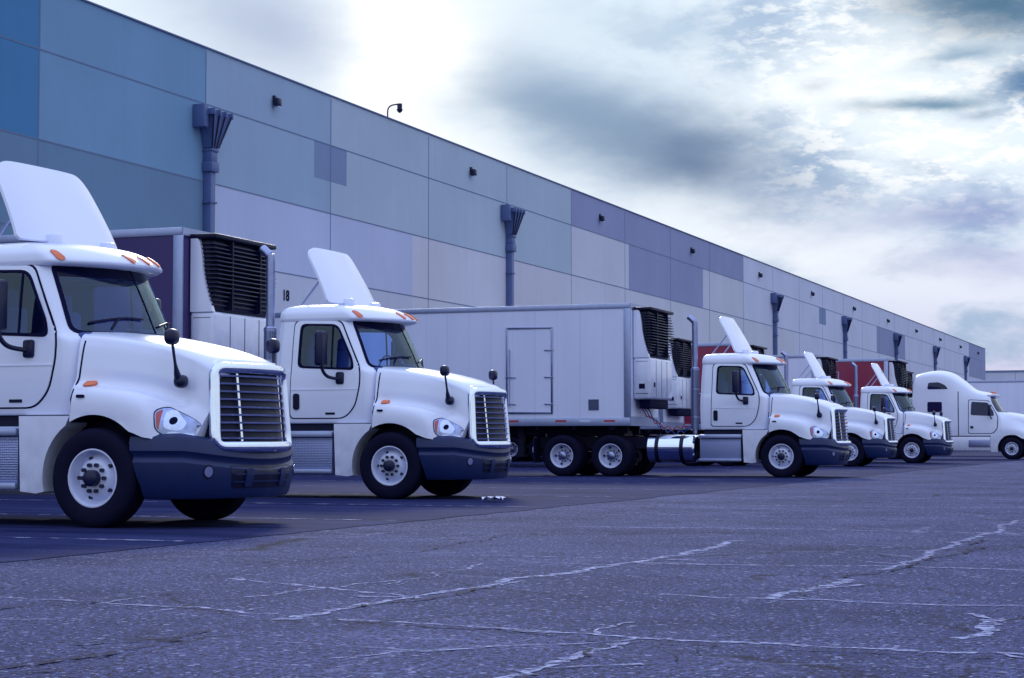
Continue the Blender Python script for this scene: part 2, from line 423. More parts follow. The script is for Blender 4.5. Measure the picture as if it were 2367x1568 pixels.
        k.tube(catmull([(-1.05,sd*1.42,2.14),(-1.05,sd*1.4,2.04),(-1.01,sd*1.3,1.94),(-.9,sd*1.1,1.9)],5),.027,0,10)
        k.box(-.96,-.82,min(sd*1.07,sd*1.14),max(sd*1.07,sd*1.14),1.82,2.02,0,.03)
        k.obj('door_mirror',root,[NAVY])
        k=B(); k.box(.83,.96,min(sd*.95,sd*1.12),max(sd*.95,sd*1.12),1.93,2.1,0,.055,3)
        k.tube(catmull([(.9,sd*1.03,1.95),(.91,sd*1.02,1.85),(.92,sd*1.0,1.72),(.92,sd*.95,1.58)],5),[.016]*10+[.018,.022,.028,.034,.038,.04],0,10)
        k.box(.86,.99,min(sd*.82,sd*.98),max(sd*.82,sd*.98),1.48,1.62,0,.055,3)
        k.obj('hood_mirror',root,[NAVY])
        hy=proj_y(hb,sd)
        k=B()
        base=roundpoly([(.72,1.25),(.76,1.03),(.87,.96),(1.235,.925),(1.24,.99),(1.11,1.14),(.82,1.29)],[.08,.1,.1,.04,.06,.15,.1])
        k.sheet(base,hy,2,.004,-.02,.05)
        cx=sum(p[0] for p in base)/len(base); cz=sum(p[1] for p in base)/len(base)
        inn=[(cx+(p[0]-cx)*.96,cz+(p[1]-cz)*.93) for p in base]
        k.sheet(inn,hy,0,.010,-.0,.04)
        k.sheet(roundpoly([(.742,1.215),(.772,1.06),(.795,1.03),(.795,1.25)],.02),hy,1,.014,0,.05)
        k.sheet(roundpoly([(.82,1.23),(.83,1.05),(.98,1.02),(1.03,1.1),(.9,1.25)],.05),hy,3,.013,0,.05)
        k.sheet([(.905+.035*math.cos(q*math.pi/8),1.13+.04*math.sin(q*math.pi/8)) for q in range(16)],hy,2,.016,0,.05)
        k.sheet(roundpoly([(.86,.985),(1.2,.95),(1.17,.985),(.88,1.015)],.02),hy,3,.013,0,.05)
        k.obj('headlight',root,[LAMP,REDL,SEAM,LAMPB],ang=50)
        k=B(); k.sheet(roundpoly([(-.17,1.5),(-.05,1.5),(-.05,1.56),(-.17,1.56)],.03),hy,0,.02,0,.05); k.obj('side_marker',root,[AMBER],ang=60)
        arch=[(.02+.66*math.cos(a),.54+.66*math.sin(a)) for a in [R(x) for x in range(194,118,-7)]]
        poly=[(-.96,1.19),(-.93,.38),(-.72,.36)]+arch+[(-.3,1.19)]
        k=B(); k.prism(poly,sd*.8,sd*1.17,0); k.obj('fender_skirt',root,[WHITE])
        k=B(); y0,y1=sorted((sd*.62,sd*1.1))
        k.box(-2.08,-1.02,y0,y1,.44,.98,0,.02); k.box(-2.1,-1.0,y0,y1+0.04 if sd>0 else y1,1.0,1.08,1,.012); 
        yy0,yy1=sorted((sd*1.09,sd*1.17)); k.box(-2.1,-1.0,yy0,yy1,.4,.47,1,.012); k.box(-2.1,-1.0,yy0,yy1,.98,1.06,1,.012)
        k.obj('step_box',root,[TREAD,ALU])
        k=B(); yc=sd*.84
        k.cyl((-3.44,yc,.72),(-2.26,yc,.72),.35,0,36); k.cyl((-2.26,yc,.72),(-2.22,yc,.72),.35,0,36,r2=.31); k.cyl((-3.48,yc,.72),(-3.44,yc,.72),.31,0,36,r2=.35)
        for q in (-3.2,-2.55): k.cyl((q-.05,yc,.72),(q+.05,yc,.72),.358,1,36)
        k.obj('fuel_tank',root,[CHROME,BLACK])
        k=B(); y0,y1=sorted((sd*.75,sd*1.25)); k.box(-6.5,-6.47,y0,y1,.35,1.0); k.obj('mud_flap',root,[BLACK])
    # bumper
    path=[(.62,1.17),(.78,1.185),(.93,1.175),(1.06,1.12),(1.18,.99),(1.29,.78),(1.40,.42),(1.44,0)]
    pc=catmull([(p[0],p[1],0) for p in path],5)
    full=[Vector((p.x,p.y,0)) for p in pc]+[Vector((p.x,-p.y,0)) for p in pc[:-1]][::-1]
    prof=[(-.14,1.005),(-.07,.995),(-.025,.965),(.0,.90),(.015,.82),(-.015,.775),(-.015,.745),(.016,.70),(.012,.55),(-.015,.45),(-.035,.36),(-.06,.32),(-.12,.31)]
    vs=[];fs=[];n=len(full)
    for i,p in enumerate(full):
        d=(full[min(i+1,n-1)]-full[max(i-1,0)]).normalized(); nn=Vector((d.y,-d.x,0))
        if nn.dot(p)<0: nn=-nn
        drop=.09*(1-min(abs(p.y)/1.1,1)**2)
        for o,z in prof:
            k=(1 if z>.6 else 0)*drop
            sh=-.16*ss(z,.3,1.0)*ss(.95-p.x,0,.3)
            q=p+nn*o; vs.append((q.x+sh,q.y,z-k))
    m=len(prof)
    for i in range(n-1):
        for j in range(m-1): fs.append([i*m+j,i*m+j+1,(i+1)*m+j+1,(i+1)*m+j])
    fs.append(list(range(m))); fs.append([(n-1)*m+j for j in range(m)][::-1])
    k=B(); k.add(vs,fs,0)
    bbv=bvh_of(vs,fs); bx=proj_x(bbv)
    k.sheet(roundpoly([(-.56,.42),(.56,.42),(.62,.66),(-.62,.66)],.04),bx,1,.004,-.0,.08)
    for z in (.49,.57): k.sheet([(-.57,z-.008),(.57,z-.008),(.57,z+.008),(-.57,z+.008)],bx,0,.016,0,.08)
    for y in (-.34,.34): k.sheet(roundpoly([(y-.06,.44),(y+.06,.44),(y+.06,.62),(y-.06,.62)],.02),bx,0,.024,0,.08)
    k.obj('bumper',root,[DARKP,BLACK],ang=34)
    for sd in (-1,1):
        k=B()
        for (ra,mm,ff) in ((.075,1,.004),(.055,0,.010)):
            k.sheet([(sd*.88+ra*.8*math.cos(q*math.pi/9),.6+ra*math.sin(q*math.pi/9)) for q in range(18)],bx,mm,ff,0,.05)
        k.obj('fog_light',root,[LAMPB,BLACK])
    # grille
    def G(y,z): return Vector((1.46-.10*(z-.87)-.21*(abs(y)/.76)**2.2,y,z))
    def gfn(y,z): return G(y,z),Vector((1,0,0))
    k=B()
    gp=roundpoly([(-.74,.86),(.74,.86),(.69,1.70),(-.69,1.70)],.1,6)
    k.sheet(gp,gfn,1,-.05,-.14,.1)
    loop=[]
    for i in range(len(gp)):
        a=Vector(gp[i]);b2=Vector(gp[(i+1)%len(gp)]); nseg=max(1,int((b2-a).length/.08))
        for q in range(nseg):
            t=a.lerp(b2,q/nseg); loop.append(G(t.x,t.y)-Vector((.010,0,0)))
    k.tube(loop,.062,0,12,closed=True)
    k.sheet(roundpoly([(-.70,1.66),(.70,1.66),(.63,1.79),(-.63,1.79)],.07),lambda y,z:(G(y,z)-Vector((.03+.3*max(0,z-1.68),0,0)),Vector((1,0,0))),0,.01,-.16,.08)
    for i in range(9):
        z=.955+.083*i
        pts=[G(y,z) for y in [-.69+1.38*q/16 for q in range(17)]]
        vs=[];fs=[]
        for p in pts: vs+=[p+Vector((.010,0,.006)),p+Vector((.008,0,-.012)),p+Vector((-.035,0,-.020)),p+Vector((-.035,0,.002))]
        for q in range(16):
            for e in range(4): fs.append([q*4+e,q*4+(e+1)%4,(q+1)*4+(e+1)%4,(q+1)*4+e])
        k.add(vs,fs,0)
    for y in (-.42,.42):
        k.add([G(y-.014,.9)+Vector((-.01,0,0)),G(y+.014,.9)+Vector((-.01,0,0)),G(y+.014,1.68)+Vector((-.01,0,0)),G(y-.014,1.68)+Vector((-.01,0,0))],[[0,1,2,3]],0)
    k.obj('grille',root,[CHROME,BLACK],ang=40)
    def dfn(y,z):
        s=(z-3.15)/.92; return Vector((-1.06-.52*max(s,0)**1.15-.12*(abs(y)/.9)**3,y,z)),Vector((.9,0,.4)).normalized()
    k=B(); k.sheet(roundpoly([(-.95,3.15),(.95,3.15),(.84,4.08),(-.84,4.08)],[.06,.06,.28,.28],8),dfn,0,.015,-.02,.12,double=True)
    for y in (-.5,.5):
        k.tube([(-1.4,y,3.75),(-1.92,y,3.11)],.018,1,8); k.box(-1.12,-.94,y-.06,y+.06,3.05,3.24,0,.03)
    k.obj('roof_deflector',root,[WHITE,ALU])
    k=B(); st=catmull([(-2.24,-.93,1.1),(-2.24,-.93,2.5),(-2.24,-.93,3.82),(-2.27,-.93,3.95),(-2.4,-.93,4.07)],8)
    k.tube(st,.072,0,18); k.cyl((-2.24,-.93,1.2),(-2.24,-.93,2.75),.105,1,28); k.cyl((-2.24,-.93,2.75),(-2.24,-.93,2.78),.105,0,28,r2=.08)
    for z in (1.5,2.2,2.7): k.cyl((-2.24,-.93,z),(-2.24,-.93,z+.04),.11,0,28)
    k.tube([(-2.24,-.93,2.1),(-2.05,-.85,2.1)],.02,0,8)
    k.obj('exhaust_stack',root,[STEEL,PERF])
    k=B()
    for y in (-.43,.43): k.box(-6.6,1.1,y-.05,y+.05,.72,1.02)
    k.box(-2.0,.95,-.55,.55,.45,1.25); k.box(-2.0,-.62,-1.0,1.0,1.05,1.2)
    k.box(-.6,.66,-.7,.7,.9,1.19)
    for x in (-4.4,-5.72): k.cyl((x,-.95,.53),(x,.95,.53),.1); k.box(x-.25,x+.25,-.25,.25,.35,.8,0,.08)
    k.cyl((0,-.9,.5),(0,.9,.5),.07); k.box(-3.4,-2.2,-.6,.6,.5,1.02)
    k.cyl((-3.0,-.52,.55),(-2.2,-.52,.55),.15)
    k.box(-5.7,-4.3,-.35,.35,1.04,1.18); k.cyl((-5.0,0,1.18),(-5.0,0,1.28),.48,0,28)
    k.obj('chassis',root,[CHASS])
    k=B()
    for i,(m_) in enumerate((0,1,2)):
        pts=[]
        for q in range(40):
            t=q/39; pts.append((-2.12-1.75*t,-.35+.3*i+.05*math.cos(q*1.2),1.75-.75*math.sin(t*math.pi)*(.7+.15*i)+.05*math.sin(q*1.2)))
        k.tube(pts,.014,m_,6)
    k.obj('air_hose',root,[HOSE_R,HOSE_B,BLACK])
    for sd in (-1,1):
        make_wheel(root,(.02,sd*1.045,.53),False,sd>0)
        for x in (-4.4,-5.72): make_wheel(root,(x,sd*1.1,.53),True,sd>0)
    return root

# ------------------------------------------------------------ sleeper tractor
def build_sleeper():
    root=empty('sleeper_truck')
    secs=[(-4.62,[(0,4.05),(.5,4.03),(.98,3.9),(1.14,3.65),(1.2,3.0),(1.22,2.2),(1.22,1.6),(1.2,1.15)]),
     (-4.4,[(0,4.22),(.5,4.2),(1.02,4.12),(1.18,3.88),(1.22,3.0),(1.24,2.2),(1.24,1.6),(1.22,1.15)]),
     (-3.6,[(0,4.36),(.5,4.34),(1.02,4.22),(1.18,3.94),(1.22,3.0),(1.24,2.2),(1.24,1.6),(1.22,1.15)]),
     (-2.9,[(0,4.26),(.5,4.24),(.97,4.1),(1.14,3.82),(1.2,3.0),(1.22,2.2),(1.22,1.6),(1.2,1.15)]),
     (-2.3,[(0,3.86),(.5,3.84),(.9,3.7),(1.05,3.45),(1.15,2.9),(1.17,2.2),(1.17,1.6),(1.15,1.15)]),
     (-1.75,[(0,3.42),(.5,3.4),(.88,3.3),(1.01,3.14),(1.09,2.8),(1.13,2.2),(1.14,1.6),(1.13,1.15)]),
     (-1.2,[(0,3.28),(.5,3.26),(.86,3.15),(.98,3.02),(1.06,2.75),(1.11,2.2),(1.12,1.6),(1.12,1.15)]),
     (-.98,[(0,3.22),(.5,3.18),(.84,3.06),(.96,2.92),(1.04,2.66),(1.1,2.15),(1.12,1.6),(1.12,1.15)]),
     (-.9,[(0,3.12),(.5,3.05),(.8,2.86),(.92,2.75),(1.01,2.5),(1.08,2.1),(1.11,1.6),(1.12,1.15)]),
     (-.5,[(0,2.42),(.5,2.36),(.76,2.25),(.88,2.18),(.98,2.08),(1.06,1.88),(1.12,1.55),(1.14,1.15)]),
     (-.4,[(0,2.32),(.5,2.27),(.75,2.18),(.87,2.08),(.97,1.96),(1.05,1.8),(1.13,1.5),(1.15,1.12)]),
     (.05,[(0,2.27),(.48,2.23),(.74,2.16),(.86,2.06),(.95,1.9),(1.05,1.7),(1.15,1.45),(1.17,1.1)]),
     (.6,[(0,2.16),(.45,2.12),(.7,2.04),(.8,1.92),(.88,1.7),(1.02,1.5),(1.16,1.3),(1.19,1.0)]),
     (1.1,[(0,1.98),(.4,1.95),(.62,1.86),(.7,1.72),(.78,1.5),(.9,1.32),(1.05,1.12),(1.12,.92)]),
     (1.42,[(0,1.75),(.34,1.72),(.5,1.62),(.58,1.48),(.64,1.32),(.72,1.16),(.85,1.0),(.95,.88)])]
    S=[[(x,y,z) for y,z in p] for x,p in secs]; V,F=loft(S,5,5); V=archclamp([bend(v) for v in V])
    k=B(); k.add(V,F,0); k.obj('body',root,[WHITE],ang=26)
    bb=bvh_of(V,F); px=proj_x(bb)
    k=B(); k.sheet(roundpoly([(-.96,2.30),(.96,2.30),(.90,3.02),(-.90,3.02)],.06),px,0,.012,-.01,.06); k.obj('windshield',root,[GLASSO])
    k=B(); k.box(-1.15,-.68,-.94,.94,3.06,3.15,0,.03); k.obj('sun_visor',root,[WHITE])
    for y in (-.8,-.2,0,.2,.8):
        k=B(); k.box(-.98,-.88,y-.04,y+.04,3.22,3.30,0,.02); k.obj('marker_light',root,[AMBER])
    for sd in (-1,1):
        py=proj_y(bb,sd)
        d=B(); d.sheet(roundpoly([(-2.03,1.24),(-.84,1.24),(-.63,1.5),(-.60,2.05),(-1.04,2.86),(-2.01,2.91)],.1),py,1,.003,-.02,.15); d.sheet(roundpoly([(-2.0,1.27),(-.87,1.27),(-.67,1.51),(-.64,2.04),(-1.06,2.83),(-1.98,2.88)],.1),py,0,.012,0,.1)
        door=d.obj('door',root,[WHITE,SEAM])
        k=B(); k.sheet(roundpoly([(-1.9,2.15),(-.8,2.1),(-.83,2.3),(-1.1,2.75),(-1.86,2.8)],.08),py,0,.02,0,.1); k.obj('window',door,[GLASSO])
        k=B(); k.sheet(roundpoly([(-1.92,1.5),(-1.78,1.5),(-1.78,1.62),(-1.92,1.62)],.03),py,0,.03,0,.1); k.obj('handle',door,[BLACK])
        k=B(); k.sheet(roundpoly([(-3.95,2.3),(-3.25,2.3),(-3.25,2.8),(-3.95,2.8)],.08),py,0,.012,-.01,.1)
        k.obj('sleeper_window',root,[GLASSO])
        k=B(); k.sheet(roundpoly([(-3.95,3.42),(-2.95,3.42),(-3.1,3.62),(-3.4,3.76),(-3.9,3.74)],.08),py,0,.012,-.01,.1)
        k.obj('upper_window',root,[GLASSO])
        k=B(); y0,y1=sorted((sd*.9,sd*1.2)); k.box(-4.5,-.98,y0,y1,.42,1.1,0,.05); k.obj('side_fairing',root,[WHITE])
        k=B(); y0,y1=sorted((sd*1.1,sd*1.25)); k.box(-2.0,-1.0,y0,y1-.02,.6,.95,0,.03); k.obj('step',root,[TREAD])
        k=B(); k.sheet([(-2.5,1.15),(-2.46,1.15),(-2.46,3.3),(-2.5,3.3)],py,0,.004,-.005,.2); k.obj('panel_seam',root,[SEAM])
        k=B(); arch=[(.02+.66*math.cos(a),.54+.66*math.sin(a)) for a in [R(x) for x in range(194,118,-7)]]
        k.prism([(-.97,1.19),(-.97,.38),(-.72,.36)]+arch+[(-.3,1.19)],sd*.8,sd*1.15,0); k.obj('fender_skirt',root,[WHITE])
        k=B(); y0,y1=sorted((sd*1.3,sd*1.52)); k.box(-1.05,-.9,y0,y1,2.1,2.65,0,.05,3); k.tube([(-.98,sd*1.4,2.15),(-.9,sd*1.05,1.95)],.03,0,8); k.obj('door_mirror',root,[NAVY])
        k=B(); k.sheet(roundpoly([(.7,1.25),(.75,1.02),(1.05,.98),(1.05,1.1),(.85,1.28)],.05),py,0,.012,-.01,.06); k.obj('headlight',root,[LAMP])
    k=B(); k.box(.75,1.5,-1.05,1.05,.35,.9,0,.15,4); k.obj('bumper',root,[WHITE])
    k=B(); k.box(1.2,1.42,-.42,.42,.95,1.5,0,.05,3); k.obj('grille',root,[CHROME])
    k=B()
    for y in (-.43,.43): k.box(-7.6,1.1,y-.05,y+.05,.72,1.02)
    k.box(-4.4,.9,-.6,.6,.45,1.15); k.box(-6.9,-5.6,-.35,.35,1.04,1.28)
    k.obj('chassis',root,[CHASS])
    for sd in (-1,1):
        make_wheel(root,(.02,sd*1.045,.53),False,sd>0)
        for x in (-5.7,-7.0): make_wheel(root,(x,sd*1.1,.53),True,sd>0)
    return root

# ------------------------------------------------------------ refrigerated trailer
def build_trailer(loc,length,skinm,label,door=True):
    root=empty('refrigerated_trailer',loc); root['label']=label; root['category']='trailer'; root['group']='trailers docked along the warehouse'
    W=1.3; Z0,Z1=1.34,4.42; Lx=-length
    k=B(); k.box(Lx,0,-W,W,Z0,Z1,0); k.obj('body',root,[skinm])
    k=B()
    for sd in (-1,1):
        y0,y1=sorted((sd*(W-.02),sd*(W+.018)))
        k.box(Lx,0.0,y0,y1,Z1-.11,Z1+.02,0,.006); k.box(Lx,0,y0,y1,Z0-.04,Z0+.17,0,.006)
        k.box(-.16,.02,y0-.004,y1+.004,Z0+.17,Z1-.11,0,.01); k.box(Lx-.02,Lx+.1,y0-.004,y1+.004,Z0+.17,Z1-.11,0,.01)
    k.box(-.02,.02,-W,W,Z1-.11,Z1+.02,0); k.box(-.02,.02,-W,W,Z0-.04,Z0+.2,0)
    k.obj('frame_rail',root,[ALU])
    k=B()
    for sd in (-1,1):
        for i in range(int(length/.66)):
            x=-.4-i*.66
            if i%4==3: continue
            y0,y1=sorted((sd*(W+.018),sd*(W+.022))); k.box(x-.3,x,y0,y1,Z0+.06,Z0+.11,i%2)
    k.obj('reflective_tape',root,[REDL,WHITE2])
    if door:
        k=B(); y=-W; x0,x1=-3.36,-2.12
        k.box(x0,x1,y-.012,y,1.66,3.84,1)
        for a in ((x0-.03,x0+.02,1.62,3.88),(x1-.02,x1+.03,1.62,3.88),(x0,x1,1.62,1.67),(x0,x1,3.83,3.88)):
            k.box(a[0],a[1],y-.03,y,a[2],a[3],0,.005)
        for z in (1.85,2.55,3.25): k.box(x1-.2,x1+.05,y-.04,y-.03,z,z+.03,0,.004)
        for z in (1.85,2.55): k.box(x0-.05,x0+.25,y-.04,y-.03,z,z+.03,0,.004)
        k.tube([(x0+.08,y-.06,1.8),(x0+.08,y-.06,3.3)],.014,0,8)
        k.obj('side_door',root,[STEEL,skinm])
        k=B(); k.box(-1.12,-.84,-W-.01,-W,1.7,1.98,0); k.obj('vent',root,[PERF])
    k=B()
    k.box(0.0,.46,-1.05,1.03,1.98,3.06,0,.07,4)
    for sd in (-1,1):
        pl=catmull([(.02,4.28,0),(.16,4.26,0),(.22,4.05,0),(.26,3.7,0),(.34,3.35,0),(.44,3.05,0)],5)
        pp=[(p.x,p.y) for p in pl]+[(.02,3.05)]
        y0,y1=sorted((sd*.96,sd*1.06)); k.prism(pp,y0,y1,0)
    for yy in (-.5,.0,.5): k.box(.458,.464,yy-.008,yy+.008,2.05,3.0,1)
    k.box(.455,.47,-.72,-.6,2.3,2.42,1); k.box(.16,.32,-1.055,-1.048,2.25,2.38,1)
    k.box(.07,.40,-1.053,-1.048,2.12,2.135,1); k.box(.07,.40,-1.053,-1.048,2.95,2.96,1)
    k.box(.1,.4,-.85,.85,1.75,2.0,1,.05)
    unit=k.obj('refrigeration_unit',root,[WHITE,SEAM],at=(0,0,1.75))
    k=B(); k.box(0.02,.38,-.98,.96,3.05,4.3,0,.08,3)
    for i in range(15):
        z=3.16+i*.072
        f=.40+.12*math.sin(math.pi*(i+1)/17)
        k.box(.05,f,-1.02,1.0,z,z+.028,1,.012,2)
    k.box(.38,.5,-.5,-.47,3.1,4.25,0); k.box(.38,.5,.47,.5,3.1,4.25,0)
    k.box(.0,.5,-1.07,1.05,4.27,4.35,0,.02)
    g=k.obj('louvre_grille',unit,[BLACK,NAVY]); g.location=(0,0,-1.75)
    k=B()
    for y in (-.5,.5): k.box(Lx+.2,-.3,y-.05,y+.05,1.1,1.32)
    for x in range(int(length)): k.box(-x-.6,-x-.52,-1.2,1.2,1.2,1.32)
    for xx in (Lx+1.6,Lx+2.9): k.cyl((xx,-.95,.53),(xx,.95,.53),.08); k.box(xx-.4,xx+.4,-.5,.5,.75,1.12)
    k.box(Lx+.05,Lx+.12,-1.1,1.1,.55,.65)
    k.obj('undercarriage',root,[CHASS])
    for sd in (-1,1):
        k=B(); k.box(-3.2,-3.05,sd*.85-.07,sd*.85+.07,.55,1.34); k.box(-3.25,-3.0,sd*.85-.12,sd*.85+.12,.5,.55); k.obj('landing_leg',root,[CHASS])
        for xx in (Lx+1.6,Lx+2.9): make_wheel(root,(xx,sd*1.12,.53),True,sd>0)
    return root

def copy_tree(src,loc):
    def cp(o,par):
        n=o.copy(); col.objects.link(n)
        n.parent=par
        for ch in o.children: cp(ch,n)
        return n
    r=cp(src,None); r.location=loc; return r

GT='semi trucks parked in a row'
t1=build_daycab()
def settruck(o,x,y,label,rz=0):
    o.location=(x,y+1.2,0); o.rotation_euler=(0,0,R(rz)); o['label']=label; o['category']='truck'; o['group']=GT
t2=copy_tree(t1,(0,0,0)); t3=copy_tree(t1,(0,0,0)); t4=copy_tree(t1,(0,0,0)); t5=copy_tree(t1,(0,0,0))
settruck(t1,-11.13,16.83,'white semi truck with chrome grille, no trailer in view',-2.5)
settruck(t2,-12.23,26.64,'white semi truck coupled to a maroon refrigerated trailer')
settruck(t3,-10.22,45.5,'white semi truck coupled to a long white trailer')
settruck(t4,-12.2,65.1,'white semi truck coupled to a red trailer')
settruck(t5,-11.65,75.6,'white semi truck beside a parked red trailer')
t6=build_sleeper()
settruck(t6,-9.46,92.3,'white sleeper semi truck with a rounded high roof')
WX=-30.7
def tr(cx,y,skinm,label,door=False):
    return build_trailer((cx,y+1.3,0),cx-(WX+.25),skinm,label,door)
tr(-15.95,26.6,SKIND,'maroon sided refrigerated trailer with black cooling unit')
tr(-14.1,45.5,SKINW,'long white refrigerated trailer with a side door',True)
tr(-17.4,59.8,SKINW,'white refrigerated trailer parked without a tractor')
tr(-16.1,65.1,SKINR,'red refrigerated trailer coupled to a white truck')
tr(-15.5,75.6,SKINW,'white refrigerated trailer coupled to a white truck')
tr(-13.3,80.1,SKINR,'red refrigerated trailer parked at a dock without tractor',True)
tr(-14.9,92.3,SKINW,'white refrigerated trailer coupled to the sleeper truck')
build_trailer((-7.2,113.3,0),16.6,SKINW,'white refrigerated trailer parked beyond the sleeper truck',True)

# ------------------------------------------------------------ warehouse
def wallmat(name,c):
    m,nt,b=newmat(name); N=nt.nodes; L=nt.links
    tc=N.new('ShaderNodeTexCoord')
    n=N.new('ShaderNodeTexNoise'); n.inputs['Scale'].default_value=.22; n.inputs['Detail'].default_value=6; n.inputs['Roughness'].default_value=.6
    L.new(tc.outputs['Object'],n.inputs['Vector'])
    mp=N.new('ShaderNodeMapping'); mp.inputs['Scale'].default_value=(1,2.5,.12); L.new(tc.outputs['Object'],mp.inputs[0])
    n2=N.new('ShaderNodeTexNoise'); n2.inputs['Scale'].default_value=1.; n2.inputs['Detail'].default_value=4; L.new(mp.outputs[0],n2.inputs['Vector'])
    ad=N.new('ShaderNodeMath'); ad.operation='MULTIPLY_ADD'; ad.inputs[1].default_value=.3; L.new(n2.outputs['Fac'],ad.inputs[0]); L.new(n.outputs['Fac'],ad.inputs[2])
    mr=N.new('ShaderNodeMapRange'); mr.inputs['From Min'].default_value=.4; mr.inputs['From Max'].default_value=.95; L.new(ad.outputs[0],mr.inputs[0])
    mx=N.new('ShaderNodeMix'); mx.data_type='RGBA'; mx.inputs['A'].default_value=tuple(q*.91 for q in c)+(1,); mx.inputs['B'].default_value=tuple(min(1,q*1.07) for q in c)+(1,)
    L.new(mr.outputs[0],mx.inputs['Factor']); L.new(mx.outputs['Result'],b.inputs['Base Color']); b.inputs['Roughness'].default_value=.85
    b.inputs['Specular IOR Level'].default_value=.2
    return m
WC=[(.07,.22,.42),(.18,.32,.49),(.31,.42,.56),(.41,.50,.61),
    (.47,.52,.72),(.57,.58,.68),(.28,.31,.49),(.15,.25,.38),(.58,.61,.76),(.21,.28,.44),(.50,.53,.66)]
WM=[wallmat('wall_paint_%s'%n,c) for n,c in zip(('vignette_deep_blue','vignette_blue','vignette_blue_grey','pale_blue','lavender','beige','slate','teal_grey','light','square','warm_grey'),WC)]  # first three colours hold a painted-in vignette, not separate wall paints
JOINT=mat('dark_joint',(.14,.19,.32),.9)  # dark colour of the panel joint strips
MET=mat('painted_sheet_metal',(.07,.11,.27),.5,0,.15,5)
wh=empty('warehouse',(WX,120,0)); wh['label']='long pale panelled warehouse with downspouts and colour blocks'; wh['category']='building'
J0=61.7; PW=9.12; YE=266.9; YS=6.98
joints=[J0+PW*k for k in range(-6,23)]
ZA,ZB,ZC,ZT=11.86,9.32,6.8,13.69
yb=sorted(set([YS,YE,53.3,60.35,63.05,69.2,98.9,114.8,151.5,154.3,178.8,196,248.6,132,142]+[j for j in joints if YS<j<YE]))
zb=[0,ZC,ZB,10.5,ZA,ZT]
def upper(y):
    return 0 if y<43.5 else 1 if y<52.7 else 2 if y<61.8 else 3  # near panels step darker and bluer: vignette falloff put into the wall colour
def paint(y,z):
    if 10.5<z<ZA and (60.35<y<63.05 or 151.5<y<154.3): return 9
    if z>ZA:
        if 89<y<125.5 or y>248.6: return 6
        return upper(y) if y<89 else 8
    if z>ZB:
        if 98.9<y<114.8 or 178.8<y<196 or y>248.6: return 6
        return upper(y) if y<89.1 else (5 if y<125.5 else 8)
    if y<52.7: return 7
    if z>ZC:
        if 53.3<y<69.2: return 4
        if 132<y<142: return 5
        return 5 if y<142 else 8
    return 10 if y<69.2 else 5
k=B(); cy=120
for i in range(len(yb)-1):
    for j in range(len(zb)-1):
        y0,y1,z0,z1=yb[i],yb[i+1],zb[j],zb[j+1]
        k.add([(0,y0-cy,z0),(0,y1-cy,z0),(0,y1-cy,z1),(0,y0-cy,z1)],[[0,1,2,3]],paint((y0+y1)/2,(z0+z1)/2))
D=-70
k.add([(0,YE-cy,0),(D,YE-cy,0),(D,YE-cy,ZT),(0,YE-cy,ZT)],[[0,1,2,3]],5)
k.add([(0,YS-cy,0),(D,YS-cy,0),(D,YS-cy,ZT),(0,YS-cy,ZT)],[[3,2,1,0]],0)
k.add([(D,YS-cy,0),(D,YE-cy,0),(D,YE-cy,ZT),(D,YS-cy,ZT)],[[3,2,1,0]],5)
k.add([(0,YS-cy,ZT),(0,YE-cy,ZT),(D,YE-cy,ZT),(D,YS-cy,ZT)],[[0,1,2,3]],5)
for j in joints:
    if YS<j<YE: k.box(.003,.006,j-cy-.028,j-cy+.028,0,ZT-.1,11)
for z in (ZA,ZB,ZC): k.box(.007,.010,YS-cy,YE-cy,z-.02,z+.02,11)
k.box(-.2,.05,YS-cy-.05,YE-cy+.05,ZT+.003,ZT+.05,12)
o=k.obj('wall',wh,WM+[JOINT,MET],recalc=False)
for yv in (52.6,79.96,134.7,162.0,189.4,216.8,244.1):
    k=B()
    k.box(0.01,.30,-.15,.15,0.3,9.7,0,.02)
    k.box(0.01,.38,-.24,.24,9.62,9.95,0,.02); k.box(0.01,.34,-.19,.19,9.95,10.3,0,.02); k.box(0.01,.38,-.22,.22,10.28,10.38,0,.02)
    vs=[(.01,-.2,10.4),(.36,-.2,10.4),(.36,.2,10.4),(.01,.2,10.4),(.01,-.55,11.55),(.62,-.55,11.55),(.62,.62,11.55),(.01,.62,11.55)]
    k.add(vs,[[0,1,5,4],[1,2,6,5],[2,3,7,6],[3,0,4,7],[4,5,6,7],[3,2,1,0]],0)
    for q in (-1,-.33,.33,1):
        a=Vector((.37,q*.2,10.42)); b_=Vector((.64,q*.58,11.5)); k.tube([a,b_],.03,1,6)
        k.box(.4,.68,q*.58-.035,q*.58+.035,11.4,11.6,0,.01)
    k.box(.01,.45,-.86,-.58,10.98,11.72,0,.03)
    for z in (3,6,8.6): k.box(0.01,.33,-.21,.21,z,z+.06,0)
    k.obj('downspout',wh,[MET,NAVY],loc=(0,yv-cy,0))
yv=57.2
while yv<262:
    k=B(); k.box(0.01,.1,-.08,.08,12.7,12.94,0,.02); k.box(.05,.28,-.14,.14,12.55,12.84,0,.05,2); k.box(.1,.25,-.11,.11,12.52,12.55,1)
    k.obj('wall_lamp',wh,[NAVY,LAMP],loc=(0,yv-cy,0)); yv+=18.24
k=B(); k.tube(catmull([(-.12,0,13.7),(-.12,0,14.05),(-.05,0,14.2),(.12,0,14.27),(.4,0,14.28)],6),.03,0,10)
k.cyl((.4,0,14.3),(.4,0,14.05),.1,0,16); k.cyl((.4,0,14.07),(.4,0,13.98),.13,0,16,r2=.09); k.cyl((.4,0,13.98),(.4,0,13.93),.085,0,16,r2=.03)
k.obj('security_camera',wh,[NAVY],loc=(0,67.0-cy,0))
